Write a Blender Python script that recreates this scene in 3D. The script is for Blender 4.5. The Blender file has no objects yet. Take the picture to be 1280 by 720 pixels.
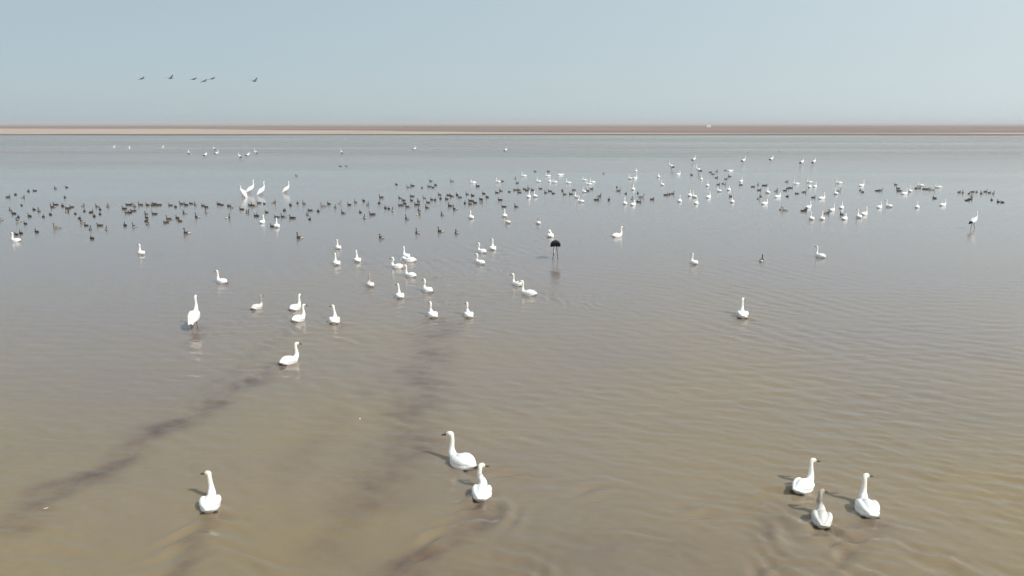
import bpy, bmesh, math, random
import numpy as np
from mathutils import Vector, Matrix

random.seed(7)
rng = np.random.default_rng(11)
R = math.radians
scene = bpy.context.scene
COL = scene.collection

# ------------------------------------------------------------------ camera
CAM_H = 7.6
FPX = 1004.0            # focal length in pixels of the 1280 x 720 photograph
HORIZON = 154.0
PITCH = math.atan((360.0 - HORIZON) / FPX)
cam = bpy.data.cameras.new('camera')
cam.sensor_width = 36.0
cam.lens = 36.0 * FPX / 1280.0
cam.clip_start = 0.1
cam.clip_end = 30000.0
cam_ob = bpy.data.objects.new('camera', cam)
cam_ob.location = (0, 0, CAM_H)
cam_ob.rotation_euler = (math.pi / 2 - PITCH, 0, 0)
COL.objects.link(cam_ob)
scene.camera = cam_ob

# ------------------------------------------------------------------ sky and sun
SUN_ELEV = R(41)
SUN_AZ = R(131)          # compass angle from +Y, clockwise
world = bpy.data.worlds.new('World')
scene.world = world
world.use_nodes = True
wn = world.node_tree.nodes
wl = world.node_tree.links
wn.clear()
sky = wn.new('ShaderNodeTexSky')
sky.sky_type = 'NISHITA'
sky.sun_disc = False
sky.sun_elevation = SUN_ELEV
sky.sun_rotation = SUN_AZ
sky.air_density = 1.0
sky.dust_density = 0.6
sky.ozone_density = 1.0
hs = wn.new('ShaderNodeHueSaturation')
hs.inputs['Saturation'].default_value = 0.55
bg = wn.new('ShaderNodeBackground')
bg.inputs['Strength'].default_value = 0.113
wo = wn.new('ShaderNodeOutputWorld')
wl.new(sky.outputs[0], hs.inputs['Color'])
veil = wn.new('ShaderNodeMix')          # even winter haze in front of the clear sky
veil.data_type = 'RGBA'
veil.inputs['Factor'].default_value = 0.80
tcw = wn.new('ShaderNodeTexCoord')
dotn = wn.new('ShaderNodeVectorMath'); dotn.operation = 'DOT_PRODUCT'
dotn.inputs[1].default_value = (math.sin(SUN_AZ), math.cos(SUN_AZ), 0.15)
wl.new(tcw.outputs['Generated'], dotn.inputs[0])
mrw = wn.new('ShaderNodeMapRange')
mrw.inputs['From Min'].default_value = -1.0
mrw.inputs['From Max'].default_value = -0.08
wl.new(dotn.outputs['Value'], mrw.inputs['Value'])
hz = wn.new('ShaderNodeMix')
hz.data_type = 'RGBA'
hz.inputs['A'].default_value = (3.02, 4.02, 4.66, 1)
hz.inputs['B'].default_value = (5.75, 6.68, 7.05, 1)
wl.new(mrw.outputs[0], hz.inputs['Factor'])
wl.new(hz.outputs['Result'], veil.inputs['B'])
wl.new(hs.outputs[0], veil.inputs['A'])
wl.new(veil.outputs['Result'], bg.inputs['Color'])
wl.new(bg.outputs[0], wo.inputs['Surface'])

sun = bpy.data.lights.new('sun', 'SUN')
sun.energy = 4.2
sun.angle = R(1.0)
sun.color = (1.0, 0.965, 0.91)
sun_ob = bpy.data.objects.new('sun', sun)
sd = Vector((math.sin(SUN_AZ) * math.cos(SUN_ELEV), math.cos(SUN_AZ) * math.cos(SUN_ELEV), math.sin(SUN_ELEV)))
sun_ob.rotation_euler = (-sd).to_track_quat('-Z', 'Y').to_euler()
sun_ob.location = sd * 60
COL.objects.link(sun_ob)

vs = scene.view_settings
vs.view_transform = 'Standard'
vs.look = 'None'
vs.gamma = 1.0
vs.use_curve_mapping = False
vs.exposure = 0.0
scene.cycles.use_denoising = True
scene.cycles.volume_step_rate = 4.0
scene.cycles.max_bounces = 6
scene.cycles.diffuse_bounces = 2
scene.cycles.glossy_bounces = 3
scene.cycles.transmission_bounces = 2

# ------------------------------------------------------------------ helpers
def ground(px, py, z=0.0):
    """photo pixel -> point on the water surface"""
    cp, sp = math.cos(PITCH), math.sin(PITCH)
    u, v = (px - 640.0) / FPX, (360.0 - py) / FPX
    d = Vector((u, cp + v * sp, -sp + v * cp))
    t = (z - CAM_H) / d.z
    return Vector((d.x * t, d.y * t, z))

def along(px, py, dist):
    """photo pixel at a known distance ahead"""
    cp, sp = math.cos(PITCH), math.sin(PITCH)
    u, v = (px - 640.0) / FPX, (360.0 - py) / FPX
    d = Vector((u, cp + v * sp, -sp + v * cp))
    t = dist / d.y
    return Vector((d.x * t, dist, CAM_H + d.z * t))

def link(o, parent=None):
    COL.objects.link(o)
    if parent is not None:
        o.parent = parent
    return o

def mesh_ob(name, me, parent=None):
    return link(bpy.data.objects.new(name, me), parent)

def empty(name, loc, heading=0.0, scale=1.0):
    e = bpy.data.objects.new(name, None)
    e.empty_display_size = 0.2
    e.location = loc
    e.rotation_euler = (0, 0, -R(heading))
    e.scale = (scale,) * 3
    return link(e)

def tag(o, label, cat, group=None):
    o['label'] = label
    o['category'] = cat
    if group:
        o['group'] = group
    return o

def new_mat(name):
    m = bpy.data.materials.new(name)
    m.use_nodes = True
    return m, m.node_tree.nodes, m.node_tree.links, m.node_tree.nodes['Principled BSDF']

def catmull(pts, n):
    P = [np.array(p, float) for p in pts]
    P = [2 * P[0] - P[1]] + P + [2 * P[-1] - P[-2]]
    out = []
    for i in range(1, len(P) - 2):
        for k in range(n):
            t = k / n
            a, b, c, d = P[i - 1], P[i], P[i + 1], P[i + 2]
            out.append(0.5 * (2 * b + (c - a) * t + (2 * a - 5 * b + 4 * c - d) * t * t + (3 * b - a - 3 * c + d) * t ** 3))
    out.append(P[-2])
    return out

def loft(bm, rows, n=12, sub=3):
    """closed sweep; rows = (x, y, z, half width, half height) along a path"""
    rows = catmull(rows, sub)
    ctr = [Vector(r[:3]) for r in rows]
    rings = []
    for i, r in enumerate(rows):
        a = ctr[max(0, i - 1)]
        b = ctr[min(len(ctr) - 1, i + 1)]
        t = (b - a).normalized()
        side = t.cross(Vector((0, 0, 1)))
        if side.length < 0.25:
            side = Vector((1, 0, 0))
        side.normalize()
        if side.x < 0:
            side = -side
        up = side.cross(t)
        w, h = max(r[3], 0.002), max(r[4], 0.002)
        ring = []
        for k in range(n):
            an = 2 * math.pi * k / n
            ring.append(bm.verts.new(ctr[i] + side * (math.cos(an) * w) + up * (math.sin(an) * h)))
        rings.append(ring)
    for i in range(len(rings) - 1):
        for k in range(n):
            bm.faces.new((rings[i][k], rings[i][(k + 1) % n], rings[i + 1][(k + 1) % n], rings[i + 1][k]))
    bm.faces.new(rings[0][::-1])
    bm.faces.new(rings[-1])

def ellipsoid(bm, c, r, yaw=0.0, pitch=0.0, seg=14):
    M = Matrix.Translation(c) @ Matrix.Rotation(-yaw, 4, 'Z') @ Matrix.Rotation(-pitch, 4, 'X') @ Matrix.Diagonal((r[0], r[1], r[2], 1))
    bmesh.ops.create_uvsphere(bm, u_segments=seg, v_segments=max(6, seg // 2 + 2), radius=1.0, matrix=M)

def finish(bm, name, mat=None, smooth=True):
    bmesh.ops.recalc_face_normals(bm, faces=bm.faces)
    me = bpy.data.meshes.new(name)
    bm.to_mesh(me)
    bm.free()
    if smooth:
        me.polygons.foreach_set('use_smooth', [True] * len(me.polygons))
    if mat:
        me.materials.append(mat)
    return me

def weld(bm, name, voxel, smooth_it, colour, mat):
    """melt overlapping lofts into one continuous skin and tint it by place"""
    src = finish(bm, name + '_src')
    o = bpy.data.objects.new('weld', src)
    COL.objects.link(o)
    m = o.modifiers.new('remesh', 'REMESH')
    m.mode = 'VOXEL'
    m.voxel_size = voxel
    m.adaptivity = 0.0
    s = o.modifiers.new('smooth', 'SMOOTH')
    s.factor = 0.5
    s.iterations = smooth_it
    dg = bpy.context.evaluated_depsgraph_get()
    me = bpy.data.meshes.new_from_object(o.evaluated_get(dg))
    bpy.data.objects.remove(o)
    bpy.data.meshes.remove(src)
    me.name = name
    me.materials.clear()
    me.materials.append(mat)
    me.polygons.foreach_set('use_smooth', [True] * len(me.polygons))
    n = len(me.vertices)
    co = np.empty(n * 3)
    me.vertices.foreach_get('co', co)
    co = co.reshape(n, 3)
    col = np.ones((n, 4))
    col[:, :3] = colour(co)
    at = me.color_attributes.new('tint', 'FLOAT_COLOR', 'POINT')
    at.data.foreach_set('color', col.ravel())
    return me

def smoothstep(a, b, x):
    t = np.clip((x - a) / (b - a), 0, 1)
    return t * t * (3 - 2 * t)

def lerp(a, b, t):
    return np.array(a)[None, :] * (1 - t)[:, None] + np.array(b)[None, :] * t[:, None]

# ------------------------------------------------------------------ plumage and horn
def plumage(name, rough=0.75, bump=0.25, scale=26.0):
    m, n, l, p = new_mat(name)
    a = n.new('ShaderNodeAttribute'); a.attribute_name = 'tint'
    tc = n.new('ShaderNodeTexCoord')
    ns = n.new('ShaderNodeTexNoise'); ns.inputs['Scale'].default_value = 14.0; ns.inputs['Detail'].default_value = 3.0
    l.new(tc.outputs['Object'], ns.inputs['Vector'])
    rmp = n.new('ShaderNodeMapRange'); rmp.inputs['From Min'].default_value = 0.3; rmp.inputs['From Max'].default_value = 0.7
    rmp.inputs['To Min'].default_value = 0.86; rmp.inputs['To Max'].default_value = 1.04
    l.new(ns.outputs['Fac'], rmp.inputs['Value'])
    mx = n.new('ShaderNodeVectorMath'); mx.operation = 'SCALE'
    l.new(a.outputs['Color'], mx.inputs[0]); l.new(rmp.outputs[0], mx.inputs['Scale'])
    l.new(mx.outputs[0], p.inputs['Base Color'])
    mp = n.new('ShaderNodeMapping'); mp.inputs['Scale'].default_value = (1.0, 0.45, 1.0)
    l.new(tc.outputs['Object'], mp.inputs['Vector'])
    vo = n.new('ShaderNodeTexVoronoi'); vo.inputs['Scale'].default_value = scale
    l.new(mp.outputs[0], vo.inputs['Vector'])
    b = n.new('ShaderNodeBump'); b.inputs['Strength'].default_value = bump; b.inputs['Distance'].default_value = 0.01
    l.new(vo.outputs['Distance'], b.inputs['Height'])
    l.new(b.outputs[0], p.inputs['Normal'])
    p.inputs['Roughness'].default_value = rough
    p.inputs['Specular IOR Level'].default_value = 0.2
    return m

def plain(name, rgb, rough=0.5, amount=0.15, scale=30.0):
    m, n, l, p = new_mat(name)
    tc = n.new('ShaderNodeTexCoord')
    ns = n.new('ShaderNodeTexNoise'); ns.inputs['Scale'].default_value = scale
    l.new(tc.outputs['Object'], ns.inputs['Vector'])
    mx = n.new('ShaderNodeMix'); mx.data_type = 'RGBA'
    mx.inputs['A'].default_value = tuple(c * (1 - amount) for c in rgb) + (1,)
    mx.inputs['B'].default_value = tuple(min(1, c * (1 + amount)) for c in rgb) + (1,)
    l.new(ns.outputs['Fac'], mx.inputs['Factor'])
    l.new(mx.outputs['Result'], p.inputs['Base Color'])
    p.inputs['Roughness'].default_value = rough
    return m

M_FEATHER = plumage('swan_plumage')
M_DUCK = plumage('duck_plumage', 0.7, 0.15, 40.0)
M_BILL = plain('black_bill', (0.018, 0.017, 0.016), 0.35)
M_YELLOW = plain('dusky_bill_base', (0.10, 0.075, 0.03), 0.45)
M_EYE = plain('dark_eye', (0.01, 0.008, 0.006), 0.1)
M_FOOT = plain('black_foot', (0.03, 0.028, 0.027), 0.45)
M_RED = plain('red_leg', (0.26, 0.085, 0.06), 0.5)

SWAN = 0.91
WHITE = (0.85, 0.845, 0.83)
CREAM = (0.78, 0.73, 0.62)
GREY = (0.50, 0.46, 0.42)

# ------------------------------------------------------------------ swans
def swan_meshes(key, neck='tall', lean=0.0, head_yaw=0.0, cygnet=False, voxel=0.013, plump=1.0):
    """one welded body (trunk, folded wings, neck, head) plus bill, eyes, feet; +Y forward, z = 0 at the waterline"""
    bm = bmesh.new()
    W = plump
    loft(bm, [(0, -.515, .125, .045, .012), (0, -.46, .115, .085, .03), (0, -.38, .09, .125, .065), (0, -.27, .065, .175 * W, .115),
              (0, -.13, .045, .21 * W, .16), (0, 0, .035, .22 * W, .18), (0, .14, .04, .21 * W, .175),
              (0, .25, .055, .175 * W, .155), (0, .34, .075, .12, .12), (0, .40, .09, .05, .06)], 18, 3)
    loft(bm, [(0, .20, .10, .06, .08), (0, .10, .14, .11, .105), (0, -.06, .155, .125, .12), (0, -.22, .15, .11, .10), (0, -.36, .135, .075, .06),
              (0, -.44, .125, .05, .03)], 14, 3)
    for s in (-1, 1):     # folded wings, tips lying over the tail
        loft(bm, [(s * .12, .24, .10, .03, .03), (s * .15, .16, .12, .065, .085), (s * .155, .0, .135, .075, .105),
                  (s * .135, -.17, .14, .072, .095), (s * .10, -.31, .145, .05, .055), (s * .06, -.43, .145, .028, .022),
                  (s * .045, -.48, .145, .012, .010)], 12, 3)
    for v in bm.verts:
        v.co.y = v.co.y * .84 + .03
    L = lean
    if neck == 'tall':
        path = [(0, .28, .06, .105, .11), (0, .365, .15, .085, .085), (L * .15, .40, .25, .058, .058), (L * .4, .385, .36, .045, .045),
                (L * .7, .36, .47, .040, .040), (L * .95, .355, .56, .037, .037), (L, .37, .625, .038, .038)]
    elif neck == 'curved':
        path = [(0, .28, .06, .105, .11), (0, .375, .15, .085, .085), (L * .6, .43, .23, .06, .06), (L * 1.2, .41, .33, .046, .046),
                (L * 1.1, .345, .42, .041, .041), (L * .9, .33, .51, .038, .038), (L * .9, .355, .585, .038, .038)]
    elif neck == 'low':
        path = [(0, .28, .06, .105, .11), (0, .38, .14, .085, .085), (0, .42, .21, .06, .06), (L, .39, .29, .046, .046),
                (L, .35, .37, .041, .041), (L, .37, .44, .038, .038)]
    elif neck == 'dip':    # head under water, feeding
        path = [(0, .28, .06, .105, .11), (0, .38, .15, .08, .08), (0, .47, .20, .055, .055), (0, .57, .16, .045, .045),
                (0, .63, .04, .04, .04), (0, .65, -.10, .04, .04)]
    elif neck == 'preen':  # head turned back on to the wing
        path = [(0, .28, .06, .105, .11), (0, .37, .16, .085, .085), (L * .3, .41, .27, .058, .058), (L * .6, .37, .39, .045, .045),
                (L * 1.1, .28, .43, .042, .042), (L * 1.5, .20, .39, .038, .038)]
    path = [q[:3] + (q[3] * k, q[4] * k) for q, k in zip(path, (1, 1.08, 1.22, 1.3, 1.32, 1.32, 1.3))]
    loft(bm, path, 14, 4)
    end = Vector(path[-1][:3])
    pit = {'tall': R(-8), 'curved': R(-12), 'low': R(-5), 'dip': R(-80), 'preen': R(-35)}[neck]
    yaw = head_yaw if neck != 'preen' else math.pi * .8
    fwd = Vector((math.sin(yaw) * math.cos(pit), math.cos(yaw) * math.cos(pit), math.sin(pit)))
    hc = end + fwd * .03 + Vector((0, 0, .012))
    ellipsoid(bm, hc, (.051, .084, .056), yaw, pit)
    ellipsoid(bm, hc + fwd * .066 + Vector((0, 0, -.010)), (.034, .052, .034), yaw, pit)
    def colour(co):
        up = smoothstep(.22, .55, co[:, 2]) * smoothstep(.1, .3, co[:, 1])
        if cygnet:
            c = lerp((.70, .67, .63), (.40, .355, .31), smoothstep(.17, .34, co[:, 2] + .2 * (co[:, 1] - .3)))
            pat = .5 + .5 * np.sin(co[:, 0] * 31 + 3 * np.sin(co[:, 1] * 17)) * np.sin(co[:, 1] * 23 + 1)
            return c * (.84 + .2 * pat)[:, None]
        c = lerp(WHITE, CREAM, up * .8)
        st = smoothstep(.06, .0, co[:, 2]) * .18       # flanks slightly darker towards the waterline
        return c * (1 - st)[:, None]
    body = weld(bm, key + '_body', voxel, 5, colour, M_FEATHER)
    # bill
    side = Vector((math.cos(yaw), -math.sin(yaw), 0))
    b0 = hc + fwd * .100 + Vector((0, 0, -.008))
    bm = bmesh.new()
    pts = [(0.0, .029, .029), (.03, .026, .023), (.065, .024, .014), (.09, .021, .009), (.105, .011, .005)]
    loft(bm, [tuple(b0 + fwd * d + Vector((0, 0, -d * .12))) + (w, h) for d, w, h in pts], 10, 2)
    bill = finish(bm, key + '_bill', M_BILL)
    bm = bmesh.new()
    loft(bm, [tuple(b0 + fwd * d + Vector((0, 0, .004))) + (w, h) for d, w, h in ((-.02, .033, .032), (0, .0315, .031), (.022, .029, .026))], 10, 2)
    cere = finish(bm, key + '_cere', M_YELLOW if not cygnet else M_FOOT)
    eyes = []
    for s in (-1, 1):
        bm = bmesh.new()
        ellipsoid(bm, hc + fwd * .046 + side * (s * .041) + Vector((0, 0, .012)), (.008, .010, .010), seg=8)
        eyes.append(finish(bm, key + '_eye', M_EYE))
    feet = []
    for s in (-1, 1):      # webbed feet paddling beside the tail
        bm = bmesh.new()
        loft(bm, [(s * .10, -.10, -.08, .02, .02), (s * .12, -.17, -.03, .022, .018), (s * .135, -.23, .006, .034, .016),
                  (s * .14, -.28, .014, .044, .010), (s * .14, -.31, .006, .03, .004)], 8, 2)
        feet.append(finish(bm, key + '_foot', M_FOOT))
    return dict(body=body, bill=bill, bill_base=cere, eyes=eyes, feet=feet)

def place_swan(name, meshes, px, heading, scale, label, group=None, full=True, cat='swan', at=None):
    p = at if at is not None else ground(*px)
    e = empty(name, p, heading, scale * SWAN)
    tag(e, label, cat, group)
    b = mesh_ob('body', meshes['body'], e)
    bill = mesh_ob('bill', meshes['bill'], e)
    if full:
        mesh_ob('bill_base', meshes['bill_base'], bill)
        for m in meshes['eyes']:
            mesh_ob('eye', m, e)
        for m in meshes['feet']:
            mesh_ob('foot', m, e)
    return e

WAKES = []      # (position, heading, strength)
def wake(px, heading, s):
    WAKES.append((ground(*px), heading, s))

# ------------------------------------------------------------------ where the birds are (photo pixels of the waterline, heading in degrees)
# nearest swans: pixel, heading, neck, lean, head yaw, cygnet, scale, label
NEAR = [
    ((263, 634), -14, 'tall', -.02, R(-62), False, 1.02, 'white swan swimming alone, head turned left, dark mud trail behind its tail'),
    ((579, 582), -42, 'tall', -.02, R(-42), False, 1.15, 'white swan side-on, the farther bird of the close pair, bill pointing left'),
    ((602, 620), 4, 'curved', -.075, R(72), False, 1.00, 'white swan seen from behind, nearer of the close pair, bill pointing right'),
    ((1003, 612), 46, 'tall', .0, R(36), False, 0.98, 'white swan side-on at the back of the trio with the grey-necked young swan'),
    ((1027, 653), 18, 'curved', -.05, R(48), True, 0.94, 'young swan with grey-brown neck and pale grey body among two white swans'),
    ((1084, 640), 10, 'tall', -.015, R(60), False, 1.06, 'white swan seen from behind, straight neck, beside the grey-necked young swan'),
]
# swans of the middle water: pixel, heading, mesh kind, scale, label
MID = [
    ((278, 354), -62, 'S', 1.0, 'white swan heading left, alone beyond the red-legged crane'),
    ((321, 386), 30, 'C', .9, 'young swan with greyish neck swimming right, left of two overlapping swans'),
    ((369, 387), 16, 'R', .92, 'white swan overlapped from in front by another swan, straight neck'),
    ((373, 401), 22, 'R', 1.0, 'white swan overlapping another swan just behind it'),
    ((418, 403), -4, 'L', 1.0, 'white swan seen from behind, right of the overlapping two swans'),
    ((361, 454), 44, 'R', 1.04, 'white swan heading right along a long mud trail, alone'),
    ((423, 311), -24, 'S', .9, 'farthest of three white swans grouped in a small triangle'),
    ((421, 331), -28, 'S', .95, 'nearest of three white swans grouped in a small triangle'),
    ((447, 327), -18, 'S', .95, 'rightmost of three white swans grouped in a small triangle, facing away'),
    ((463, 358), -30, 'C', .9, 'young greyish swan alone between two groups of white swans'),
    ((508, 322), -35, 'S', 1.0, 'white swan with upright neck half hidden behind a feeding swan'),
    ((513, 327), -80, 'D', 1.14, 'large white swan with head dipped under water, feeding in the loose group'),
    ((498, 335), -76, 'L', 1.0, 'white swan with curved neck facing left, beside the feeding swan'),
    ((514, 346), -58, 'S', 1.0, 'white swan just in front of the feeding swan, facing left'),
    ((500, 372), -22, 'S', .98, 'white swan with straight neck, in front of the loose group, heading away'),
    ((535, 365), -42, 'L', 1.0, 'white swan heading away left at the right edge of the loose group'),
    ((541, 396), -14, 'L', 1.0, 'white swan seen from behind, nearest bird below the loose group'),
    ((586, 396), -8, 'S', .98, 'white swan seen from behind, alone between loose group and overlapping pair'),
    ((603, 316), -46, 'L', 1.0, 'white swan in the small trio, touching the swan in front of it'),
    ((616, 312), -8, 'S', .96, 'white swan in the small trio, facing straight away'),
    ((601, 330), -46, 'L', 1.0, 'white swan in the small trio, the one closest to open water'),
    ((648, 357), -48, 'L', .96, 'white swan behind a broadside swan in the overlapping pair'),
    ((662, 369), -72, 'L', 1.04, 'white swan broadside facing left, in front of the overlapping pair'),
    ((688, 296), 10, 'P', 1.1, 'white swan preening with ruffled body just behind the black-winged stork'),
    ((868, 330), -8, 'S', .95, 'white swan alone facing away, straight neck, left of the dark goose'),
    ((1026, 322), -14, 'S', .98, 'white swan alone facing away, right of the dark goose'),
    ((928, 396), 14, 'R', 1.06, 'white swan alone on open water with straight neck, dark shadow at its side'),
    ((771, 296), 72, 'R', 1.08, 'white swan broadside facing right, alone on open water right of the stork'),
    ((177, 318), -50, 'S', .9, 'white swan alone in front of the dark duck flock'),
    ((21, 302), -82, 'S', .95, 'white swan broadside facing left at the edge of the duck flock'),
    ((328, 279), 5, 'R', .95, 'white swan amid ducks with a pale reflection, near the tall cranes'),
    ((346, 284), -20, 'S', 1.1, 'white swan among ducks with a small dark duck against its flank'),
    ((589, 273), -20, 'R', 1.0, 'white swan floating in front of the central duck flock'),
    ((631, 271), -10, 'S', .95, 'white swan with upright neck just behind a greyish young swan'),
    ((635, 279), -30, 'C', .9, 'greyish young swan just in front of a white swan'),
    ((673, 280), -10, 'C', .95, 'young swan with dusky neck and pale body, behind the preening swan'),
]
# small swans in and beyond the flock: centre pixel (crop of 160 px, 4.5 times enlarged), heading
FAR = []
def crop(ox, lst):
    return [((ox + a[0] / 4.5, 170 + a[1] / 4.5),) + tuple(a[2:]) for a in lst]
FAR += crop(480, [(505, 265, -85), (645, 262, -70)])
FAR += crop(640, [(70, 228, -80), (152, 260, -60), (205, 228, -85), (212, 258, 20), (243, 264, -70), (270, 222, 80), (320, 268, -60),
                  (410, 252, -70), (436, 274, -80), (455, 264, -75), (697, 200, 20), (665, 243, -20), (692, 240, 60), (682, 304, 10),
                  (94, 346, 10), (131, 343, -20), (407, 318, -30), (365, 348, -30), (390, 373, -40), (635, 384, 10), (681, 390, 30)])
FAR += crop(800, [(105, 232, 10), (126, 278, -10), (215, 218, 70), (345, 246, 20), (380, 282, 10), (506, 199, 85), (568, 258, 30),
                  (500, 306, 20), (446, 314, -20), (223, 370, 15), (280, 338, 20), (307, 346, -20), (316, 382, 20), (385, 348, 40),
                  (519, 374, 10), (700, 384, 75), (716, 320, 20)])
FAR += crop(960, [(162, 273, -75), (236, 264, -60), (234, 290, 30), (264, 287, 40), (402, 268, -80), (525, 282, 80), (52, 346, 80),
                  (300, 355, 70), (382, 328, 10), (226, 405, 60), (413, 408, 40), (360, 422, 50), (245, 470, 10), (305, 470, 30),
                  (430, 470, 40), (512, 460, 20), (541, 444, 50), (626, 405, 60), (682, 400, -10), (2, 322, 10)])
FAR += crop(1120, [(46, 328, 75), (80, 314, 10), (140, 282, -40), (240, 292, -70), (118, 404, 40), (262, 392, 70)])

# dark ducks: same crops
DUCKS = []
DUCKS += crop(0, [(45, 342), (87, 328), (130, 344), (160, 309), (196, 306), (312, 293), (375, 287), (365, 343), (122, 388), (58, 415),
    (78, 435), (103, 455), (105, 478), (143, 492), (167, 450), (192, 412), (220, 421), (244, 453), (284, 440), (300, 398), (313, 385),
    (352, 392), (382, 405), (378, 425), (405, 398), (424, 436), (467, 392), (475, 421), (513, 428), (530, 450), (547, 395), (563, 412),
    (563, 438), (607, 395), (447, 462), (465, 482), (485, 502), (509, 523), (562, 502), (518, 575), (600, 525), (207, 538), (118, 546),
    (92, 553), (322, 515), (700, 407), (718, 385), (718, 430), (704, 502), (6, 470)])
DUCKS += crop(160, [(15, 385), (38, 395), (12, 430), (30, 420), (75, 386), (110, 387), (145, 388), (175, 386), (103, 437), (105, 458),
    (103, 477), (110, 495), (150, 437), (240, 388), (268, 397), (305, 380), (327, 386), (355, 378), (378, 385), (420, 390), (440, 398),
    (215, 485), (235, 466), (278, 460), (292, 477), (38, 507), (510, 382), (527, 386), (565, 392), (583, 400), (640, 411), (690, 388),
    (707, 390), (718, 448), (422, 68), (148, 380), (668, 428)])
DUCKS += crop(320, [(18, 375), (47, 379), (100, 373), (194, 387), (234, 376), (270, 378), (380, 392), (410, 380), (472, 377), (447, 400),
    (525, 385), (560, 370), (606, 363), (628, 385), (60, 428), (160, 417), (155, 453), (205, 460), (8, 448), (305, 417), (290, 442),
    (302, 467), (350, 422), (492, 432), (587, 428), (655, 440), (693, 376), (708, 344), (475, 168), (507, 168), (230, 222), (92, 508),
    (118, 455)])
DUCKS += crop(480, [(70, 270), (137, 286), (160, 278), (213, 289), (265, 252), (255, 282), (275, 287), (290, 274), (383, 252), (527, 280),
    (665, 252), (90, 347), (110, 360), (117, 378), (95, 388), (135, 397), (158, 337), (155, 360), (195, 367), (227, 347), (186, 385),
    (248, 372), (244, 402), (268, 356), (287, 358), (315, 328), (318, 350), (353, 353), (362, 331), (382, 337), (411, 330), (427, 343),
    (468, 326), (498, 333), (455, 376), (489, 363), (487, 382), (512, 374), (546, 354), (547, 372), (561, 322), (580, 342), (635, 317),
    (658, 307), (654, 358), (705, 312), (375, 392), (8, 404), (27, 407), (675, 396)])
DUCKS += crop(640, [(20, 237), (30, 262), (18, 302), (40, 302), (42, 316), (70, 296), (85, 304), (93, 292), (115, 302), (160, 294),
    (190, 317), (213, 308), (232, 321), (283, 306), (298, 326), (332, 325), (349, 302), (428, 307), (447, 296), (515, 209), (475, 357),
    (490, 337), (545, 357), (590, 286), (597, 307), (640, 322), (708, 320), (708, 368), (25, 396), (130, 197), (205, 197), (675, 352)])
DUCKS += crop(800, [(290, 217), (395, 202), (410, 212), (430, 197), (430, 233), (480, 192), (505, 225), (482, 240), (440, 272), (465, 266),
    (478, 270), (567, 273), (635, 283), (665, 273), (690, 277), (670, 303), (703, 276), (680, 338), (667, 350), (8, 342), (3, 370),
    (68, 354), (145, 330), (165, 327), (180, 323), (513, 338), (606, 92)])
DUCKS += crop(960, [(104, 255), (110, 292), (95, 305), (127, 290), (45, 308), (108, 338), (163, 322), (202, 314), (255, 344), (212, 412),
    (200, 420), (72, 412), (97, 417), (400, 306), (415, 440), (518, 304), (532, 313), (615, 306), (632, 304), (718, 272), (62, 87), (330, 432)])
DUCKS += crop(1120, [(12, 292), (18, 307), (113, 292), (130, 292), (152, 295), (170, 297), (192, 299), (210, 301), (217, 348), (355, 314),
    (376, 317), (410, 322), (430, 312), (425, 338), (400, 360), (416, 354), (453, 313), (480, 321), (503, 311), (525, 317), (547, 321),
    (538, 358), (575, 369), (598, 371)])
# larger dark geese with a pale rump: pixel, heading
GEESE = [((375, 298), -60), ((477, 298), -40), ((522, 292), -30), ((551, 290), -55), ((571, 292), -20), ((234, 292), -72), ((247, 272), -58),
         ((231, 267), -50), ((258, 266), -30), ((285, 273), 12), ((308, 266), 40), ((524, 263), -30), ((569, 262), -45), ((553, 269), -25),
         ((509, 274), -35), ((491, 264), -10), ((456, 273), -15), ((952, 327), 24), ((523, 269), 30)]

SWAN_AT = [ground(*q[0]) for q in NEAR + MID + FAR]
DUCK_AT = [ground(*q[0]) for q in DUCKS]

# ------------------------------------------------------------------ wakes and mud trails
for px, hd, *_r in NEAR:
    wake(px, hd, 1.0)
for px, hd, *_r in MID:
    wake(px, hd, 0.75)
for px, hd in GEESE:
    wake(px, hd, 0.5)
TRAILS = [  # pixel polylines of stirred-up mud, half width in metres, strength
    ([(18, 655), (50, 632), (78, 608), (110, 598), (150, 572), (185, 548), (240, 520), (300, 487), (345, 458)], .28, 1.0),
    ([(200, 740), (222, 705), (247, 682), (262, 664), (268, 648)], .17, .95),
    ([(500, 735), (530, 700), (560, 675), (588, 652), (602, 632)], .24, .95),
    ([(462, 620), (490, 578), (508, 540), (520, 505), (530, 460), (548, 405)], .5, .72),
    ([(425, 690), (432, 640), (445, 600)], .3, .4),
    ([(968, 700), (965, 668), (972, 640)], .22, .45),
    ([(1075, 700), (1082, 672), (1086, 655)], .2, .45),
    ([(242, 436), (246, 420), (245, 408)], .16, .5),
    ([(150, 560), (260, 490), (345, 425), (372, 405)], .22, .28),
    ([(430, 760), (600, 700), (800, 690), (960, 710)], .7, .25),
    ([(355, 600), (420, 520), (500, 450)], .35, .22),
]

# ------------------------------------------------------------------ the lake
def graded(a, b, d0, grow, dmax):
    out, x, d = [a], a, d0
    while x < b:
        x += d
        d = min(dmax, d * grow)
        out.append(x)
    return np.array(out)

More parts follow.
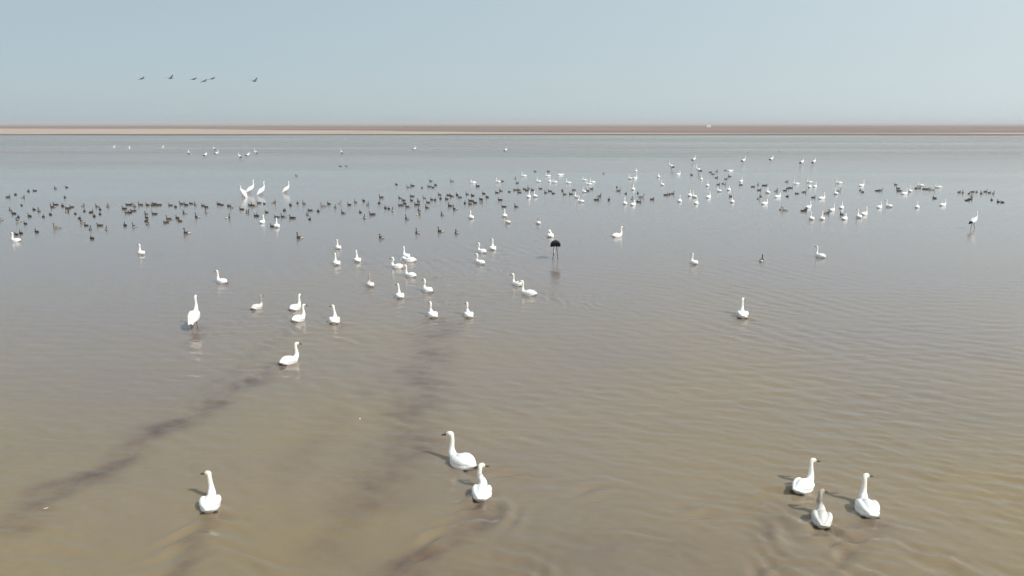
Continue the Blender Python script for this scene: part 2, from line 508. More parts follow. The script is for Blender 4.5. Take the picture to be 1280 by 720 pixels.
SHORE = 528.0
near_y = np.arange(7.0, 17.0, 0.06)
far_y = graded(17.0, 110.0, 0.06, 1.009, 1.4)
out_y = graded(far_y[-1] + 2, SHORE + 60, 3.0, 1.06, 25)
YS = np.concatenate([[-400., -120., -40., -10., 0., 4., 6., 6.7], near_y, far_y[1:], out_y])
hx = np.concatenate([np.arange(0, 11.0, 0.075), graded(11.0, 70.0, 0.075, 1.02, .6)[0:], ])
hx = np.unique(np.round(np.concatenate([hx, graded(hx[-1] + 1, 3000, 2, 1.3, 400)]), 4))
XS = np.concatenate([-hx[::-1], hx[1:]])
GX, GY = np.meshgrid(XS, YS)
fine = smoothstep(90, 45, GY) * smoothstep(6.8, 8, GY) * smoothstep(60, 40, np.abs(GX))
Z = np.zeros_like(GX)
# light wind ripple running down to the right
for k in range(64):
    lam = .25 + .75 * rng.random() ** 1.9
    th = R(rng.normal(66, 31))
    kx, ky = math.cos(th) * 2 * math.pi / lam, math.sin(th) * 2 * math.pi / lam
    ph = rng.uniform(0, 6.28)
    fade = smoothstep(lam * 110, lam * 50, GY)       # short ripples only where the sheet is fine enough to carry them
    patch = .45 + .55 * np.sin(GX * rng.uniform(.08, .45) + GY * rng.uniform(-.3, .3) + rng.uniform(0, 6.28))
    Z += .0056 * lam * fade * patch * np.sin(kx * GX + ky * GY + ph)
# gusty patches: the ripple dies away and comes back over some metres
gust = np.zeros_like(GX)
for k in range(9):
    w_ = rng.uniform(.12, .5)
    q_ = rng.uniform(0, 6.28)
    gust += np.sin(GX * w_ * math.cos(q_) + GY * w_ * math.sin(q_) + rng.uniform(0, 6.28))
Z *= .55 + .5 * smoothstep(-1.2, 2.2, gust + .10 * GX)
# V wakes
for p, hd, s in WAKES:
    dx, dy = math.sin(R(hd)), math.cos(R(hd))
    L = 7.0 * s + 1.5
    m = (np.abs(XS - p.x) < L), (np.abs(YS - p.y) < L)
    if not m[0].any() or not m[1].any():
        continue
    ix = np.ix_(m[1], m[0])
    X, Y = GX[ix] - p.x, GY[ix] - p.y
    far_ = np.minimum(1, np.hypot(X, Y) / 1.5)
    X, Y = (X + far_ * (.10 * np.sin(GY[ix] * 2.9 + GX[ix] * 1.3) + .07 * np.sin(GX[ix] * 5.1 - GY[ix] * 2.2)),
            Y + far_ * (.10 * np.sin(GX[ix] * 3.3 + GY[ix] * .7) + .06 * np.sin(GX[ix] * 2.1 + GY[ix] * 6.0)))
    back = -(X * dx + Y * dy)
    lat = np.abs(X * dy - Y * dx)
    u = lat - (.10 + .34 * np.maximum(back, -.4))
    env = smoothstep(-.5, .1, back) * np.exp(-np.maximum(back, 0) / (3.4 * s)) * smoothstep(L, L * .6, back)
    bb = np.maximum(back, 0)
    arm = np.cos(2 * math.pi * (-.82 * back + .57 * lat) / .46) * np.exp(-(u / (.2 + .11 * bb)) ** 2)
    trans = np.cos(2 * math.pi * back / .36) * np.exp(-(lat / (.12 + .2 * np.maximum(back, 0))) ** 2) * .45
    ring = np.hypot(X, Y)
    bow = np.cos(2 * math.pi * (ring - .45) / .34) * np.exp(-((ring - .55) / .4) ** 2) * .25 * smoothstep(.3, -.2, back)
    brk = .45 + .55 * np.sin(GX[ix] * 2.3 + GY[ix] * 1.1 + p.x) * np.sin(GY[ix] * 1.9 - GX[ix] * .8 + p.y)
    arm = arm * brk
    Z[ix] += s * (.085 * env * (arm + .35 * trans) + .009 * bow)
Z *= fine
mud = np.zeros_like(GX)
for pts, w, s in TRAILS:
    P = np.array([tuple(ground(*q))[:2] for q in pts])
    best = np.full(GX.shape, 1e9)
    wob = .16 * np.sin(GY * 1.7 + GX * .6) + .10 * np.sin(GY * 4.1 - GX * 2.3 + 1)
    for a, b in zip(P[:-1], P[1:]):
        ab = b - a
        t = np.clip(((GX - a[0]) * ab[0] + (GY - a[1]) * ab[1]) / (ab @ ab), 0, 1)
        best = np.minimum(best, np.hypot(GX + wob - a[0] - ab[0] * t, GY - a[1] - ab[1] * t))
    mud = np.maximum(mud, s * np.exp(-(best / (w * 1.55)) ** 2))

ny, nx = GX.shape
co = np.stack([GX, GY, Z], -1).reshape(-1, 3)
ii = (np.arange(ny - 1)[:, None] * nx + np.arange(nx - 1)[None, :]).ravel()
quads = np.stack([ii, ii + 1, ii + nx + 1, ii + nx], -1)
me = bpy.data.meshes.new('lake_water')
me.vertices.add(len(co)); me.vertices.foreach_set('co', co.ravel())
me.loops.add(quads.size); me.loops.foreach_set('vertex_index', quads.ravel().astype(np.int32))
me.polygons.add(len(quads)); me.polygons.foreach_set('loop_start', (np.arange(len(quads)) * 4).astype(np.int32))
me.polygons.foreach_set('use_smooth', np.ones(len(quads), bool))
me.update()
me.attributes.new('mud', 'FLOAT', 'POINT').data.foreach_set('value', mud.ravel())

m, n, l, p = new_mat('silty_water')
geo = n.new('ShaderNodeNewGeometry')
def noise(vec, scale, detail=2.0, rough=.5, stretch=None, rot=0.0):
    src = vec
    if stretch:
        mp = n.new('ShaderNodeMapping')
        mp.inputs['Scale'].default_value = stretch
        mp.inputs['Rotation'].default_value = (0, 0, rot)
        l.new(vec, mp.inputs['Vector'])
        src = mp.outputs[0]
    t = n.new('ShaderNodeTexNoise')
    t.inputs['Scale'].default_value = scale
    t.inputs['Detail'].default_value = detail
    t.inputs['Roughness'].default_value = rough
    l.new(src, t.inputs['Vector'])
    return t.outputs['Fac']
def mrange(v, a, b, c, d):
    t = n.new('ShaderNodeMapRange')
    for k, x in zip(('From Min', 'From Max', 'To Min', 'To Max'), (a, b, c, d)):
        t.inputs[k].default_value = x
    l.new(v, t.inputs['Value'])
    return t.outputs[0]
def math2(op, a, b):
    t = n.new('ShaderNodeMath'); t.operation = op
    for i, x in enumerate((a, b)):
        if isinstance(x, (int, float)):
            t.inputs[i].default_value = x
        else:
            l.new(x, t.inputs[i])
    return t.outputs[0]
def mixc(f, a, b):
    t = n.new('ShaderNodeMix'); t.data_type = 'RGBA'
    l.new(f, t.inputs['Factor'])
    for k, x in (('A', a), ('B', b)):
        if isinstance(x, tuple):
            t.inputs[k].default_value = x + (1,)
        else:
            l.new(x, t.inputs[k])
    return t.outputs['Result']
pos = geo.outputs['Position']
silt = mixc(mrange(noise(pos, .11, 3), .35, .65, 0, 1), (.244, .184, .086), (.194, .158, .112))
sepw = n.new('ShaderNodeSeparateXYZ'); l.new(pos, sepw.inputs[0])
silt = mixc(mrange(math2('ADD', sepw.outputs['Y'], mrange(noise(pos, .08, 3), .3, .7, -10, 10)), 8, 44, .05, 1), silt, (.208, .172, .160))   # base colour turns paler grey farther out
silt = mixc(mrange(noise(pos, .6, 4, .6), .4, .7, 0, .35), silt, (.205, .160, .106))
at = n.new('ShaderNodeAttribute'); at.attribute_name = 'mud'
clump = math2('MULTIPLY', mrange(noise(pos, .75, 4, .6), .37, .60, .30, 1.0), mrange(noise(pos, 2.6, 3, .6), .3, .6, .55, 1.0))
silt = mixc(math2('MULTIPLY', at.outputs['Fac'], clump), silt, (.108, .070, .056))
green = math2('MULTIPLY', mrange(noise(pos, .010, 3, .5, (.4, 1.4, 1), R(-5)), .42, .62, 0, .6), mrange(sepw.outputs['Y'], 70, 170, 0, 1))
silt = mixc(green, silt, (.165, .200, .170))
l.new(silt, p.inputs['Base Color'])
p.inputs['IOR'].default_value = 1.33
p.inputs['Subsurface Weight'].default_value = .7
p.inputs['Subsurface Radius'].default_value = (1.0, .85, .6)
p.inputs['Subsurface Scale'].default_value = .10
band = noise(pos, .012, 4, .55, (.35, 1.5, 1), R(6))
ruffle = math2('MULTIPLY', mrange(band, .34, .64, .38, 1.0), mrange(sepw.outputs['Y'], 85, 210, .03, .30))
l.new(math2('ADD', ruffle, .07), p.inputs['Roughness'])
sep = n.new('ShaderNodeSeparateXYZ'); l.new(pos, sep.inputs[0])
calm = mrange(noise(pos, .035, 2, .5, (.5, 1.4, 1)),   .36, .64, .10, 1.0)          # wind patches
r1 = noise(pos, 2.1, 3, .55, (.42, 1.15, 1), R(-24))
r2 = noise(pos, 7.0, 2, .5, (.55, 1.1, 1), R(18))
h = math2('ADD', math2('MULTIPLY', r1, .030), math2('MULTIPLY', r2, .010))
h = math2('MULTIPLY', h, calm)
bp = n.new('ShaderNodeBump')
bp.inputs['Distance'].default_value = 1.0
l.new(mrange(sep.outputs['Y'], 10, 160, .9, .42), bp.inputs['Strength'])
l.new(h, bp.inputs['Height'])
l.new(bp.outputs[0], p.inputs['Normal'])
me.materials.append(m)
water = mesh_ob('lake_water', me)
water['kind'] = 'structure'
water['label'] = 'wide shallow lake of calm brown silty water'

# ------------------------------------------------------------------ lake bed, far mudflats and the plain behind them
ly = np.concatenate([[-400, 0, 100, 250, 400, 480, 505, 515, 520, 524, 528, 532, 537], np.arange(545, 800, 12), graded(800, 14000, 16, 1.08, 800)])
lx = np.concatenate([-graded(0, 9000, 20, 1.06, 600)[::-1], graded(0, 9000, 20, 1.06, 600)[1:]])
LX, LY = np.meshgrid(lx, ly)
shore = SHORE + 7 * np.sin(LX * .011 + 1) + 4 * np.sin(LX * .037) - LX * .004
rise = LY - shore
LZ = np.where(rise < 0, np.maximum(rise * .02, -.55), 0)
LZ = np.where(rise >= 0, .28 * smoothstep(0, 5, rise) + .25 * smoothstep(60, 240, rise) + 1.1 * smoothstep(250, 900, rise)
              + 2.2 * smoothstep(1800, 3600, rise), LZ)
LZ = LZ + np.where(rise > 5, .08 * np.sin(LX * .02 + LY * .05) * np.sin(LX * .006), 0)
ny, nx = LX.shape
co = np.stack([LX, LY, LZ], -1).reshape(-1, 3)
ii = (np.arange(ny - 1)[:, None] * nx + np.arange(nx - 1)[None, :]).ravel()
quads = np.stack([ii, ii + 1, ii + nx + 1, ii + nx], -1)
me = bpy.data.meshes.new('mudflat_ground')
me.from_pydata(co.tolist(), [], quads.tolist())
me.polygons.foreach_set('use_smooth', [True] * len(me.polygons))
me.attributes.new('inland', 'FLOAT', 'POINT').data.foreach_set('value', rise.ravel())
m, n, l, p = new_mat('mudflat')
geo = n.new('ShaderNodeNewGeometry')
pos = geo.outputs['Position']
at = n.new('ShaderNodeAttribute'); at.attribute_name = 'inland'
sep = n.new('ShaderNodeSeparateXYZ'); l.new(pos, sep.inputs[0])
wob = mrange(noise(pos, .006, 3, .55, (.6, 1.6, 1)), .3, .7, -40, 40)
inl = math2('ADD', at.outputs['Fac'], wob)
# the sand spit is wide on the left and thins out to the right
sandw = mrange(sep.outputs['X'], -420, 60, 480, 95)
c = mixc(mrange(noise(pos, .02, 4, .6), .35, .65, 0, 1), (.35, .27, .205), (.44, .345, .27))             # pale dry sand
brown = mixc(mrange(noise(pos, .008, 4, .6, (.5, 2, 1)), .35, .65, 0, 1), (.125, .072, .055), (.21, .135, .105))   # withered sedge
t = n.new('ShaderNodeMath'); t.operation = 'SUBTRACT'; l.new(inl, t.inputs[0]); l.new(sandw, t.inputs[1])
lines = noise(pos, .02, 3, .6, (.02, 1.0, 1), R(.6))
brown = mixc(mrange(lines, .48, .60, 0, .75), brown, (.30, .215, .17))
c = mixc(mrange(t.outputs[0], -15, 15, 0, 1), c, brown)
c = mixc(mrange(inl, 1300, 2000, 0, .9), c, (.33, .26, .24))  # distance haze painted into the far land as a paler pinkish tone
wet = mrange(at.outputs['Fac'], 26, 42, 0, 1)
c = mixc(wet, (.075, .05, .042), c)
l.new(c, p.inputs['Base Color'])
p.inputs['Roughness'].default_value = .9
me.materials.append(m)
land = mesh_ob('mudflat_ground', me)
land['kind'] = 'structure'
land['label'] = 'flat brown and sandy mudflat along the far shore'

# ------------------------------------------------------------------ near and middle swans
for i, (px, hd, neck, lean, yaw, cyg, sc, label) in enumerate(NEAR):
    ms = swan_meshes('swan_%d' % i, neck, lean, yaw, cyg, .012, plump=1.0 + .05 * ((i * 7) % 3 - 1))
    place_swan('swan', ms, px, hd, sc, label)
POSES = {'S': ('tall', -.01, R(-25), False, 1.0), 'L': ('curved', -.02, R(-45), False, 1.0), 'R': ('tall', .015, R(35), False, .95),
         'C': ('curved', .02, R(30), True, .92), 'D': ('dip', 0, 0, False, 1.08), 'P': ('preen', -.06, 0, False, 1.12)}
for px, hd, kind, sc, label in MID:
    nk, ln, yw, cy, pl = POSES[kind]
    if kind not in 'DP' and random.random() < .3:
        nk = 'curved' if nk == 'tall' else 'tall'
    if px[1] < 300 and kind == 'S' and random.random() < .3:
        nk = 'low'
    ms = swan_meshes('swan_mid', nk, ln + random.uniform(-.035, .035), yw + R(random.uniform(-30, 30)), cy, .016, pl * random.uniform(.93, 1.07))
    place_swan('swan', ms, px, hd * .82 + random.uniform(-6, 6), sc * random.uniform(.95, 1.06), label, full=px[1] > 350)

# ------------------------------------------------------------------ far swans: one mesh each
def join_meshes(name, parts):
    bm = bmesh.new()
    out = bpy.data.meshes.new(name)
    base = parts[0]
    tint = [np.array([0.0] * (len(base.vertices) * 4))]
    base.color_attributes['tint'].data.foreach_get('color', tint[0])
    mats = []
    for pm in parts:
        k = len(bm.faces)
        bm.from_mesh(pm)
        bm.faces.ensure_lookup_table()
        if pm.materials[0] not in mats:
            mats.append(pm.materials[0])
        for f in bm.faces[k:]:
            f.material_index = mats.index(pm.materials[0])
    bm.to_mesh(out)
    bm.free()
    for mm in mats:
        out.materials.append(mm)
    out.polygons.foreach_set('use_smooth', [True] * len(out.polygons))
    return out
def single(ms):
    return join_meshes(ms['body'].name + '_small', [ms['body'], ms['bill']])
FARM = [single(swan_meshes('swan_far_a', 'tall', 0, R(20), False, .022)), single(swan_meshes('swan_far_b', 'curved', 0, R(-10), False, .022)),
        single(swan_meshes('swan_far_c', 'tall', -.03, R(-35), False, .022, .95)), single(swan_meshes('swan_far_d', 'low', 0, R(10), False, .022, 1.05)),
        single(swan_meshes('swan_far_e', 'dip', 0, 0, False, .022, 1.05))]
FLAT = {(270, 222), (505, 199)}
for i, (px, hd) in enumerate(FAR):
    kind = [0, 1, 2, 0, 1, 0, 3, 2][i % 8]
    if abs(hd) > 82:
        kind = 3
    if px[0] in (640 + 270 / 4.5, 800 + 506 / 4.5):
        kind = 4
    o = mesh_ob('swan', FARM[kind])
    o.location = ground(*px)
    o.rotation_euler = (0, 0, -R(hd * .85 + random.uniform(-8, 8)))
    o.scale = (SWAN * random.uniform(.95, 1.1),) * 3
    if kind == 4:
        lab = 'small far white swan with its head dipped under water'
    elif hd > 45:
        lab = 'small far white swan side-on, facing right, in the distant mixed flock'
    elif hd < -45:
        lab = 'small far white swan side-on, facing left, in the distant mixed flock'
    elif hd > 0:
        lab = 'small far white swan swimming away and slightly right in the distant flock'
    else:
        lab = 'small far white swan swimming away and slightly left in the distant flock'
    duck_by = min((o.location - q).length for q in DUCK_AT) < 1.5
    swan_by = sorted((o.location - q).length for q in SWAN_AT)[1] < 1.8
    if duck_by and swan_by:
        lab = lab.split(' in the distant')[0] + ', a duck and another swan close by'
    elif duck_by:
        lab = lab.split(' in the distant')[0] + ', a dark duck close by'
    elif swan_by:
        lab = lab.split(' in the distant')[0] + ', another swan close by'
    tag(o, lab, 'swan', lab)

# ------------------------------------------------------------------ ducks and geese
def fowl(key, back, flank, head, length=.50, neck=.16, voxel=.012, bill=M_FOOT, rump=None, stretch=1.0):
    """floating duck or goose, one welded skin; returns body and bill meshes"""
    s = length / .5
    bm = bmesh.new()
    loft(bm, [(0, -.27 * s, .085 * s, .01 * s, .006 * s), (0, -.21 * s, .065 * s, .05 * s, .028 * s), (0, -.10 * s, .035 * s, .09 * s, .075 * s),
              (0, .02 * s, .025 * s, .10 * s, .085 * s), (0, .12 * s, .03 * s, .085 * s, .078 * s), (0, .19 * s, .045 * s, .045 * s, .05 * s),
              (0, .215 * s, .05 * s, .015 * s, .02 * s)], 14, 3)
    for q in (-1, 1):
        loft(bm, [(q * .055 * s, .11 * s, .065 * s, .02 * s, .02 * s), (q * .06 * s, 0, .08 * s, .04 * s, .034 * s), (q * .035 * s, -.14 * s, .085 * s, .025 * s, .018 * s),
                  (q * .012 * s, -.22 * s, .085 * s, .006 * s, .005 * s)], 8, 3)
    top = (.10 * s + neck)
    loft(bm, [(0, .13 * s, .04 * s, .055 * s, .055 * s), (0, .175 * s, .09 * s, .036 * s, .036 * s), (0, .175 * s, .09 * s + (top - .09 * s) * .5, .025 * s, .025 * s),
              (0, .17 * s, top, .025 * s, .025 * s)], 10, 3)
    hc = Vector((0, .19 * s, top + .012 * s))
    ellipsoid(bm, hc, (.03 * s, .046 * s, .032 * s), 0, 0, 10)
    bk, fl, hd = back, flank, head
    rp = rump or flank
    def colour(co):
        z = co[:, 2]
        c = lerp(fl, bk, smoothstep(.035 * s, .075 * s, z))
        r_ = smoothstep(-.09 * s, -.14 * s, co[:, 1]) * smoothstep(.12 * s, .07 * s, z)
        c = c * (1 - r_)[:, None] + np.array(rp)[None] * r_[:, None]
        h_ = smoothstep(.09 * s, .13 * s, z) * smoothstep(.09 * s, .13 * s, co[:, 1])
        return c * (1 - h_)[:, None] + np.array(hd)[None] * h_[:, None]
    body = weld(bm, key + '_body', voxel * s, 3, colour, M_DUCK)
    bm = bmesh.new()
    loft(bm, [(0, hc.y + .035 * s, hc.z, .014 * s, .015 * s), (0, hc.y + .06 * s, hc.z - .008 * s, .013 * s, .008 * s), (0, hc.y + .085 * s, hc.z - .012 * s, .012 * s, .004 * s)], 8, 2)
    return dict(body=body, bill=finish(bm, key + '_bill', bill))

DARK = (.030, .026, .023)
BROWN = (.055, .044, .035)
DUCKM = [
    single(fowl('duck_brown', DARK, BROWN, (.06, .045, .035), .50, .10)),
    single(fowl('duck_pale_rump', DARK, (.10, .08, .062), (.05, .04, .033), .52, .14, rump=(.34, .32, .29))),
    single(fowl('duck_low', (.055, .045, .037), BROWN, (.05, .038, .03), .50, .04)),
    single(fowl('duck_upright', (.07, .056, .044), (.12, .10, .08), (.05, .04, .033), .52, .20)),
    single(fowl('duck_white_flank', DARK, (.48, .46, .43), (.045, .036, .03), .54, .13, rump=(.5, .48, .45))),
    single(fowl('duck_greyish', (.17, .15, .13), (.28, .26, .235), (.14, .115, .095), .54, .16)),
]
DLOOK = ['dark brown duck', 'dark duck with pale rump', 'dark low-necked duck', 'slim upright brown duck', 'dark white-flanked duck', 'pale greyish duck']
WHITEFLANK = {(105, 478), (465, 482), (600, 525), (38, 507), (230, 222), (6, 470), (583, 400)}
PALE = {(322, 515), (137, 286), (383, 252), (472, 377), (380, 392), (270, 378), (560, 370), (72, 412), (97, 417), (400, 306), (227, 347), (8, 342), (667, 350), (210, 301), (632, 304)}
def raw(px):
    for ox in range(0, 1280, 160):
        if ox <= px[0] < ox + 160.5:
            return (round((px[0] - ox) * 4.5), round((px[1] - 170) * 4.5))
for i, (px,) in enumerate(DUCKS):
    k = [0, 1, 2, 0, 3, 2, 0, 1, 2][(i * 5 + i // 7) % 9]
    rw = raw(px)
    if rw in WHITEFLANK:
        k = 4
    elif rw in PALE:
        k = 5
    hd = random.gauss(-55, 35) if px[0] < 720 else random.gauss(35, 60)
    o = mesh_ob('duck', DUCKM[k])
    o.location = ground(px[0], px[1] + .8)
    o.rotation_euler = (0, 0, -R(hd))
    o.scale = (random.uniform(.98, 1.28),) * 3
    close = min((o.location - q).length for q in SWAN_AT) < 1.6
    look = DLOOK[k]
    turn = 'facing left' if hd % 360 > 225 else ('facing right' if 45 < hd % 360 < 135 else 'facing away' if not 90 < hd % 360 < 270 else 'facing nearer shore')
    if px[1] < 192:
        lab = 'tiny dark duck far out by itself beside the wading storks'
    elif close:
        lab = look + ' floating close beside a white swan, ' + turn
    elif px[0] < 230:
        lab = look + ' in the scattered flock beside the four tall cranes, ' + turn
    elif px[0] < 460:
        lab = look + ' in the duck line before the cranes, ' + turn
    elif px[0] < 640:
        lab = look + ' in the dense flock behind the dark geese, ' + turn
    elif px[0] < 1195:
        lab = look + ' scattered between the far white swans, ' + turn
    else:
        lab = look + ' in the tight raft behind the wading stork, ' + turn
    tag(o, lab, 'duck', 'ducks: ' + lab)

GOOSE = fowl('goose', (.048, .04, .034), (.11, .09, .07), (.05, .04, .033), .62, .20, .012, rump=(.62, .60, .57))
GOOSE2 = fowl('goose_low', (.042, .036, .031), (.10, .08, .064), (.045, .037, .03), .64, .13, .012, rump=(.58, .56, .53))
for i, (px, hd) in enumerate(GEESE):
    gm = GOOSE if i % 3 != 1 else GOOSE2
    e = empty('goose', ground(*px), hd, random.uniform(.95, 1.08))
    mesh_ob('body', gm['body'], e)
    mesh_ob('bill', gm['bill'], e)
    if px == (952, 327):
        lab = 'lone dark goose with white rump between two single swans on open water'
    elif px[0] < 320:
        lab = 'dark goose with white rump near the duck flock and the tall white cranes'
    else:
        lab = 'dark goose with white rump on the near fringe of the central duck flock'
    tag(e, lab, 'goose', None if px[0] > 900 else ('geese by the cranes' if px[0] < 320 else 'geese of the central flock'))

# ------------------------------------------------------------------ cranes and storks wading on long legs
def wader(key, tail, pose, slope, leg_h, leg_mat, bill_len, voxel=.016, stride=.06, spread=1.0):
    """pose: 'up' neck raised, 'low' head drawn in, 'feed' head in the water; body colour white with dark wing ends"""
    z0 = leg_h
    bm = bmesh.new()
    ca, sa = math.cos(slope), math.sin(slope)
    def B(y, z):
        return (0, y * ca - z * sa, z0 + .16 + y * sa + z * ca)
    loft(bm, [B(-.52, -.02) + (.03, .02), B(-.42, 0) + (.10, .06), B(-.24, .01) + (.155, .13), B(0, 0) + (.175, .16), B(.18, .01) + (.14, .14),
              B(.30, .04) + (.08, .09), B(.35, .06) + (.03, .04)], 16, 3)
    for q in (-1, 1):
        rows = [(.2, .05, .03, .03), (.08, .07, .07, .09), (-.15, .05, .07, .09), (-.38, .02, .05, .05), (-.56, -.03, .015, .015)]
        loft(bm, [(q * (.10 if i < 3 else .06), B(y, z)[1], B(y, z)[2], w, h) for i, (y, z, w, h) in enumerate(rows)], 10, 3)
    if spread != 1.0:      # half-opened wings hanging like a canopy over the flanks
        for v in bm.verts:
            v.co.x *= spread
            v.co.z -= 2.1 * v.co.x ** 2
    s0 = Vector(B(.26, .05))
    if pose == 'up':
        pts = [s0 + Vector((0, -.06, -.04)), s0 + Vector((0, .07, .08)), s0 + Vector((0, .10, .22)), s0 + Vector((0, .07, .38)), s0 + Vector((0, .09, .48))]
        pit = R(-8)
    elif pose == 'low':
        pts = [s0 + Vector((0, -.06, -.03)), s0 + Vector((0, .06, .03)), s0 + Vector((0, .07, .12)), s0 + Vector((0, .03, .20)), s0 + Vector((0, .06, .27))]
        pit = R(-25)
    else:
        pts = [s0 + Vector((0, -.06, -.02)), s0 + Vector((0, .10, -.04)), s0 + Vector((0, .22, -.18)), s0 + Vector((0, .28, -.38)), s0 + Vector((0, .30, -.50))]
        pit = R(-75)
    loft(bm, [tuple(q) + (r, r) for q, r in zip(pts, (.085, .065, .045, .038, .036))], 12, 4)
    fwd = Vector((0, math.cos(pit), math.sin(pit)))
    hc = pts[-1] + fwd * .03
    ellipsoid(bm, hc, (.038, .065, .042), 0, pit, 10)
    dark = np.array((.016, .016, .018))
    def colour(co):
        y = (co[:, 1]) * ca + (co[:, 2] - z0 - .16) * sa
        z = -(co[:, 1]) * sa + (co[:, 2] - z0 - .16) * ca
        d = smoothstep(tail, tail - .07, y + .25 * np.abs(z - .02))
        c = np.tile(np.array((.80, .79, .765))[None], (len(co), 1))
        return c * (1 - d)[:, None] + dark[None] * d[:, None]
    body = weld(bm, key + '_body', voxel, 4, colour, M_FEATHER)
    bm = bmesh.new()
    loft(bm, [tuple(hc + fwd * d) + (w, w) for d, w in ((.04, .018), (.10, .014), (.05 + bill_len, .004))], 8, 2)
    bill = finish(bm, key + '_bill', M_BILL)
    legs = []
    for q in (-1, 1):
        bm = bmesh.new()
        loft(bm, [(q * .06, -.02, z0 + .10, .035, .035), (q * .062, -.03, z0 - .02, .02, .02), (q * (.06 + stride * .4), -.05 + q * stride * .3, z0 * .5, .017, .017),
                  (q * (.06 + stride), -.02 + q * stride, -.05, .013, .013), (q * (.06 + stride), q * stride, -.30, .013, .013)], 8, 2)
        legs.append(finish(bm, key + '_leg', leg_mat))
    return dict(body=body, bill=bill, legs=legs)

def place_wader(name, ms, px, heading, scale, label, cat, group=None):
    e = empty(name, ground(*px), heading, scale)
    tag(e, label, cat, group)
    mesh_ob('body', ms['body'], e)
    mesh_ob('bill', ms['bill'], e)
    for q in ms['legs']:
        mesh_ob('leg', q, e)
    return e

CRANE = wader('crane', -2.0, 'up', R(34), .20, M_RED, .13)
CRANE_BACK = wader('crane_back', -2.0, 'up', R(12), .24, M_RED, .13, .014, stride=.03)
CRANE_LOW = wader('crane_low', -2.0, 'low', R(38), .18, M_RED, .13)
place_wader('crane', CRANE_BACK, (244, 411), -8, 1.2, 'white crane standing on short red legs in shallow water, seen from behind', 'crane')
place_wader('crane', CRANE_LOW, (304, 246.5), -55, 1.42, 'tall white crane leaning left, shortest neck of the four in a row', 'crane')
place_wader('crane', CRANE, (313, 242), 55, 1.4, 'tall white crane facing right, overlapped by no other, tallest of the four', 'crane')
place_wader('crane', CRANE, (327, 244), 36, 1.38, 'tall white crane with a bright reflection, third along the row of four', 'crane')
place_wader('crane', CRANE, (358, 241), 48, 1.2, 'white crane standing slightly apart from the three other tall cranes', 'crane')
STORK = wader('stork', -.18, 'up', R(18), .36, M_RED, .22)
STORK_LOW = wader('stork_low', -.16, 'low', R(26), .34, M_RED, .22)
STORK_FEED = wader('stork_feed', .30, 'feed', R(-14), .66, M_FOOT, .2, stride=.09, spread=1.5)
place_wader('stork', STORK_FEED, (694, 324), -4, 1.12, 'stork bending forward with raised black wings and long dark legs', 'stork')
WADING = wader('stork_wading', -.26, 'up', R(24), .46, M_FOOT, .2)
place_wader('stork', WADING, (1216, 286), 62, 1.0, 'slender stork with dark tail wading right, apart below the dark ducks', 'stork')
far_storks = [((236, 194.5), -25, 0), ((257, 197), 30, 1), ((268, 189), -50, 0), ((271, 195), 50, 0), ((300, 199.5), -50, 0), ((310, 197), 55, 1),
              ((320, 194), -60, 0), ((518, 189), 60, 0), ((632, 190.5), 60, 1), ((427, 194), -30, 0), ((839, 213), -40, 0), ((867, 203.5), 55, 0),
              ((929, 205), 60, 0), ((964, 203), 60, 0), ((1002, 207), 65, 1), ((1017, 206.5), 60, 1), ((873, 218), -40, 0)]
for px, hd, k in far_storks:
    lab = 'small far stork, white with black wing ends, facing %s, wading beyond the flock' % ('right' if hd > 0 else 'left')
    place_wader('stork', (STORK, STORK_LOW)[k], px, hd, 1.3, lab, 'stork', 'far storks facing right' if hd > 0 else 'far storks facing left')
for px, hd in (((143, 185), 20), ((162, 186), -30), ((204, 185), 10)):
    place_wader('crane', CRANE, px, hd, 1.0, 'tiny white crane wading near the far sandy shore', 'crane', 'tiny cranes near the far shore')

# ------------------------------------------------------------------ moulted feathers drifting on the water
M_QUILL = plain('white_feather', (.80, .79, .77), .7)
for px, hd, lab in (((57, 636), 60, 'small white moulted feather drifting over the long mud trail'),
                    ((450, 524), -20, 'small white moulted feather drifting on open brown water by itself')):
    bm = bmesh.new()
    loft(bm, [(0, -.07, .004, .003, .002), (0, -.03, .006, .018, .004), (0, .02, .010, .024, .005), (0, .06, .016, .016, .004), (0, .085, .022, .004, .002)], 8, 3)
    o = mesh_ob('feather', finish(bm, 'feather', M_QUILL))
    o.location = ground(*px) + Vector((0, 0, .006))
    o.rotation_euler = (0, 0, -R(hd))
    o.scale = (.62,) * 3
    tag(o, lab, 'feather')

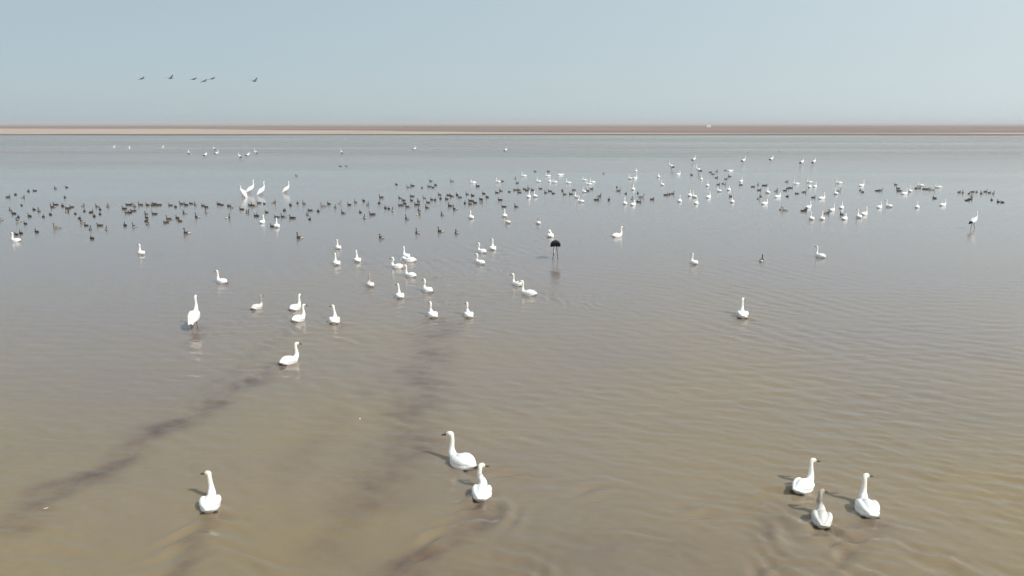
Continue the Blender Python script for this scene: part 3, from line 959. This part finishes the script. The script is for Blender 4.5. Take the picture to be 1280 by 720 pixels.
# ------------------------------------------------------------------ geese in flight
def flyer(key, flap):
    bm = bmesh.new()
    loft(bm, [(0, -.42, 0, .02, .008), (0, -.32, 0, .06, .03), (0, -.15, 0, .10, .08), (0, .05, 0, .11, .10), (0, .2, .01, .07, .07), (0, .36, .03, .032, .032),
              (0, .56, .04, .028, .028), (0, .63, .04, .034, .032), (0, .70, .035, .012, .012)], 12, 3)
    body = weld(bm, key + '_body', .016, 3, lambda co: lerp((.16, .14, .12), (.07, .058, .048), smoothstep(-.02, .06, co[:, 2])), M_DUCK)
    wings = []
    for q in (-1, 1):
        bm = bmesh.new()
        rows = [(.06, .02, .14), (.28, .05, .15), (.52, .02, .12), (.72, -.06, .07), (.80, -.11, .015)]
        top, bot = [], []
        for x, y, c in rows:
            z = math.tan(flap) * x * (1 - .25 * x) + .04
            for lst, dz in ((top, .014), (bot, -.010)):
                lst.append([bm.verts.new((q * x, y + c * f, z + dz * g)) for f, g in ((1.0, .1), (.5, 1.0), (-.2, .7), (-1.0, .05))])
        for a in range(len(rows) - 1):
            for b in range(3):
                bm.faces.new((top[a][b], top[a][b + 1], top[a + 1][b + 1], top[a + 1][b]))
                bm.faces.new((bot[a][b], bot[a + 1][b], bot[a + 1][b + 1], bot[a][b + 1]))
            for b in (0, 3):
                bm.faces.new((top[a][b], top[a + 1][b], bot[a + 1][b], bot[a][b]))
        for a in (0, len(rows) - 1):
            for b in range(3):
                bm.faces.new((top[a][b], top[a][b + 1], bot[a][b + 1], bot[a][b]))
        wings.append(finish(bm, key + '_wing', M_WING))
    return body, wings
M_WING = plain('flight_feathers', (.075, .062, .052), .7)
FLY = [flyer('flying_up', R(26)), flyer('flying_level', R(4)), flyer('flying_down', R(-16))]
for i, (px, py, dist, k) in enumerate(((177, 98.5, 150, 1), (213, 98, 146, 0), (242, 99, 140, 1), (255, 101.5, 143, 1), (265, 98.5, 148, 1), (318, 101.5, 140, 0))):
    e = empty('flying_goose', along(px, py, dist), 28, 1.15)
    e.rotation_euler = (R(4), R(-17 + 3 * (i % 3)), -R(28))
    tag(e, 'small dark goose flying in the loose line low over the lake', 'goose', 'geese flying in a line')
    b, w = FLY[k]
    mesh_ob('body', b, e)
    for q in w:
        mesh_ob('wing', q, e)

# ------------------------------------------------------------------ a small white hut on the far flats
hp = along(886, 158.0, 1250)
hut = empty('hut', (hp.x, 1250, 1.55), 8)
tag(hut, 'tiny white low hut standing alone on the far mudflat', 'hut')
def boxm(name, x0, x1, y0, y1, z0, z1, mat):
    bm = bmesh.new()
    v = [bm.verts.new((x, y, z)) for z in (z0, z1) for y in (y0, y1) for x in (x0, x1)]
    for f in ((0, 2, 3, 1), (4, 5, 7, 6), (0, 1, 5, 4), (2, 6, 7, 3), (0, 4, 6, 2), (1, 3, 7, 5)):
        bm.faces.new([v[k] for k in f])
    return finish(bm, name, mat, False)
M_WALL = plain('white_render', (.80, .79, .76), .8)
M_ROOF = plain('pale_roof', (.62, .62, .62), .6)
mesh_ob('wall', boxm('hut_wall', -2.6, 2.6, -1.5, 1.5, -.2, 2.1, M_WALL), hut)
bm = bmesh.new()
v = [bm.verts.new(c) for c in ((-2.9, -1.8, 2.102), (2.9, -1.8, 2.102), (2.9, 1.8, 2.102), (-2.9, 1.8, 2.102), (-2.9, 0, 2.9), (2.9, 0, 2.9))]
for f in ((0, 1, 5, 4), (2, 3, 4, 5), (0, 4, 3), (1, 2, 5), (0, 3, 2, 1)):
    bm.faces.new([v[k] for k in f])
mesh_ob('roof', finish(bm, 'hut_roof', M_ROOF, False), hut)
mesh_ob('door', boxm('hut_door', -.45, .45, -1.54, -1.5, -.1, 1.8, M_FOOT), hut)

# ------------------------------------------------------------------ the hazy air over the lake
HAZE = 0.0002
bm = bmesh.new()
bmesh.ops.create_cube(bm, size=1.0, matrix=Matrix.Translation((0, 6700, 12)) @ Matrix.Diagonal((19000, 14700, 27, 1)))
me = finish(bm, 'haze', None, False)
m, n, l, p = new_mat('haze_air')
n.remove(p)
pv = n.new('ShaderNodeVolumePrincipled')
pv.inputs['Density'].default_value = HAZE
pv.inputs['Color'].default_value = (.975, .98, .985, 1)
pv.inputs['Anisotropy'].default_value = 0.2
l.new(pv.outputs[0], n['Material Output'].inputs['Volume'])
me.materials.append(m)
haze = mesh_ob('haze', me)
haze['kind'] = 'stuff'
haze['label'] = 'thin pale haze in the air over the lake'
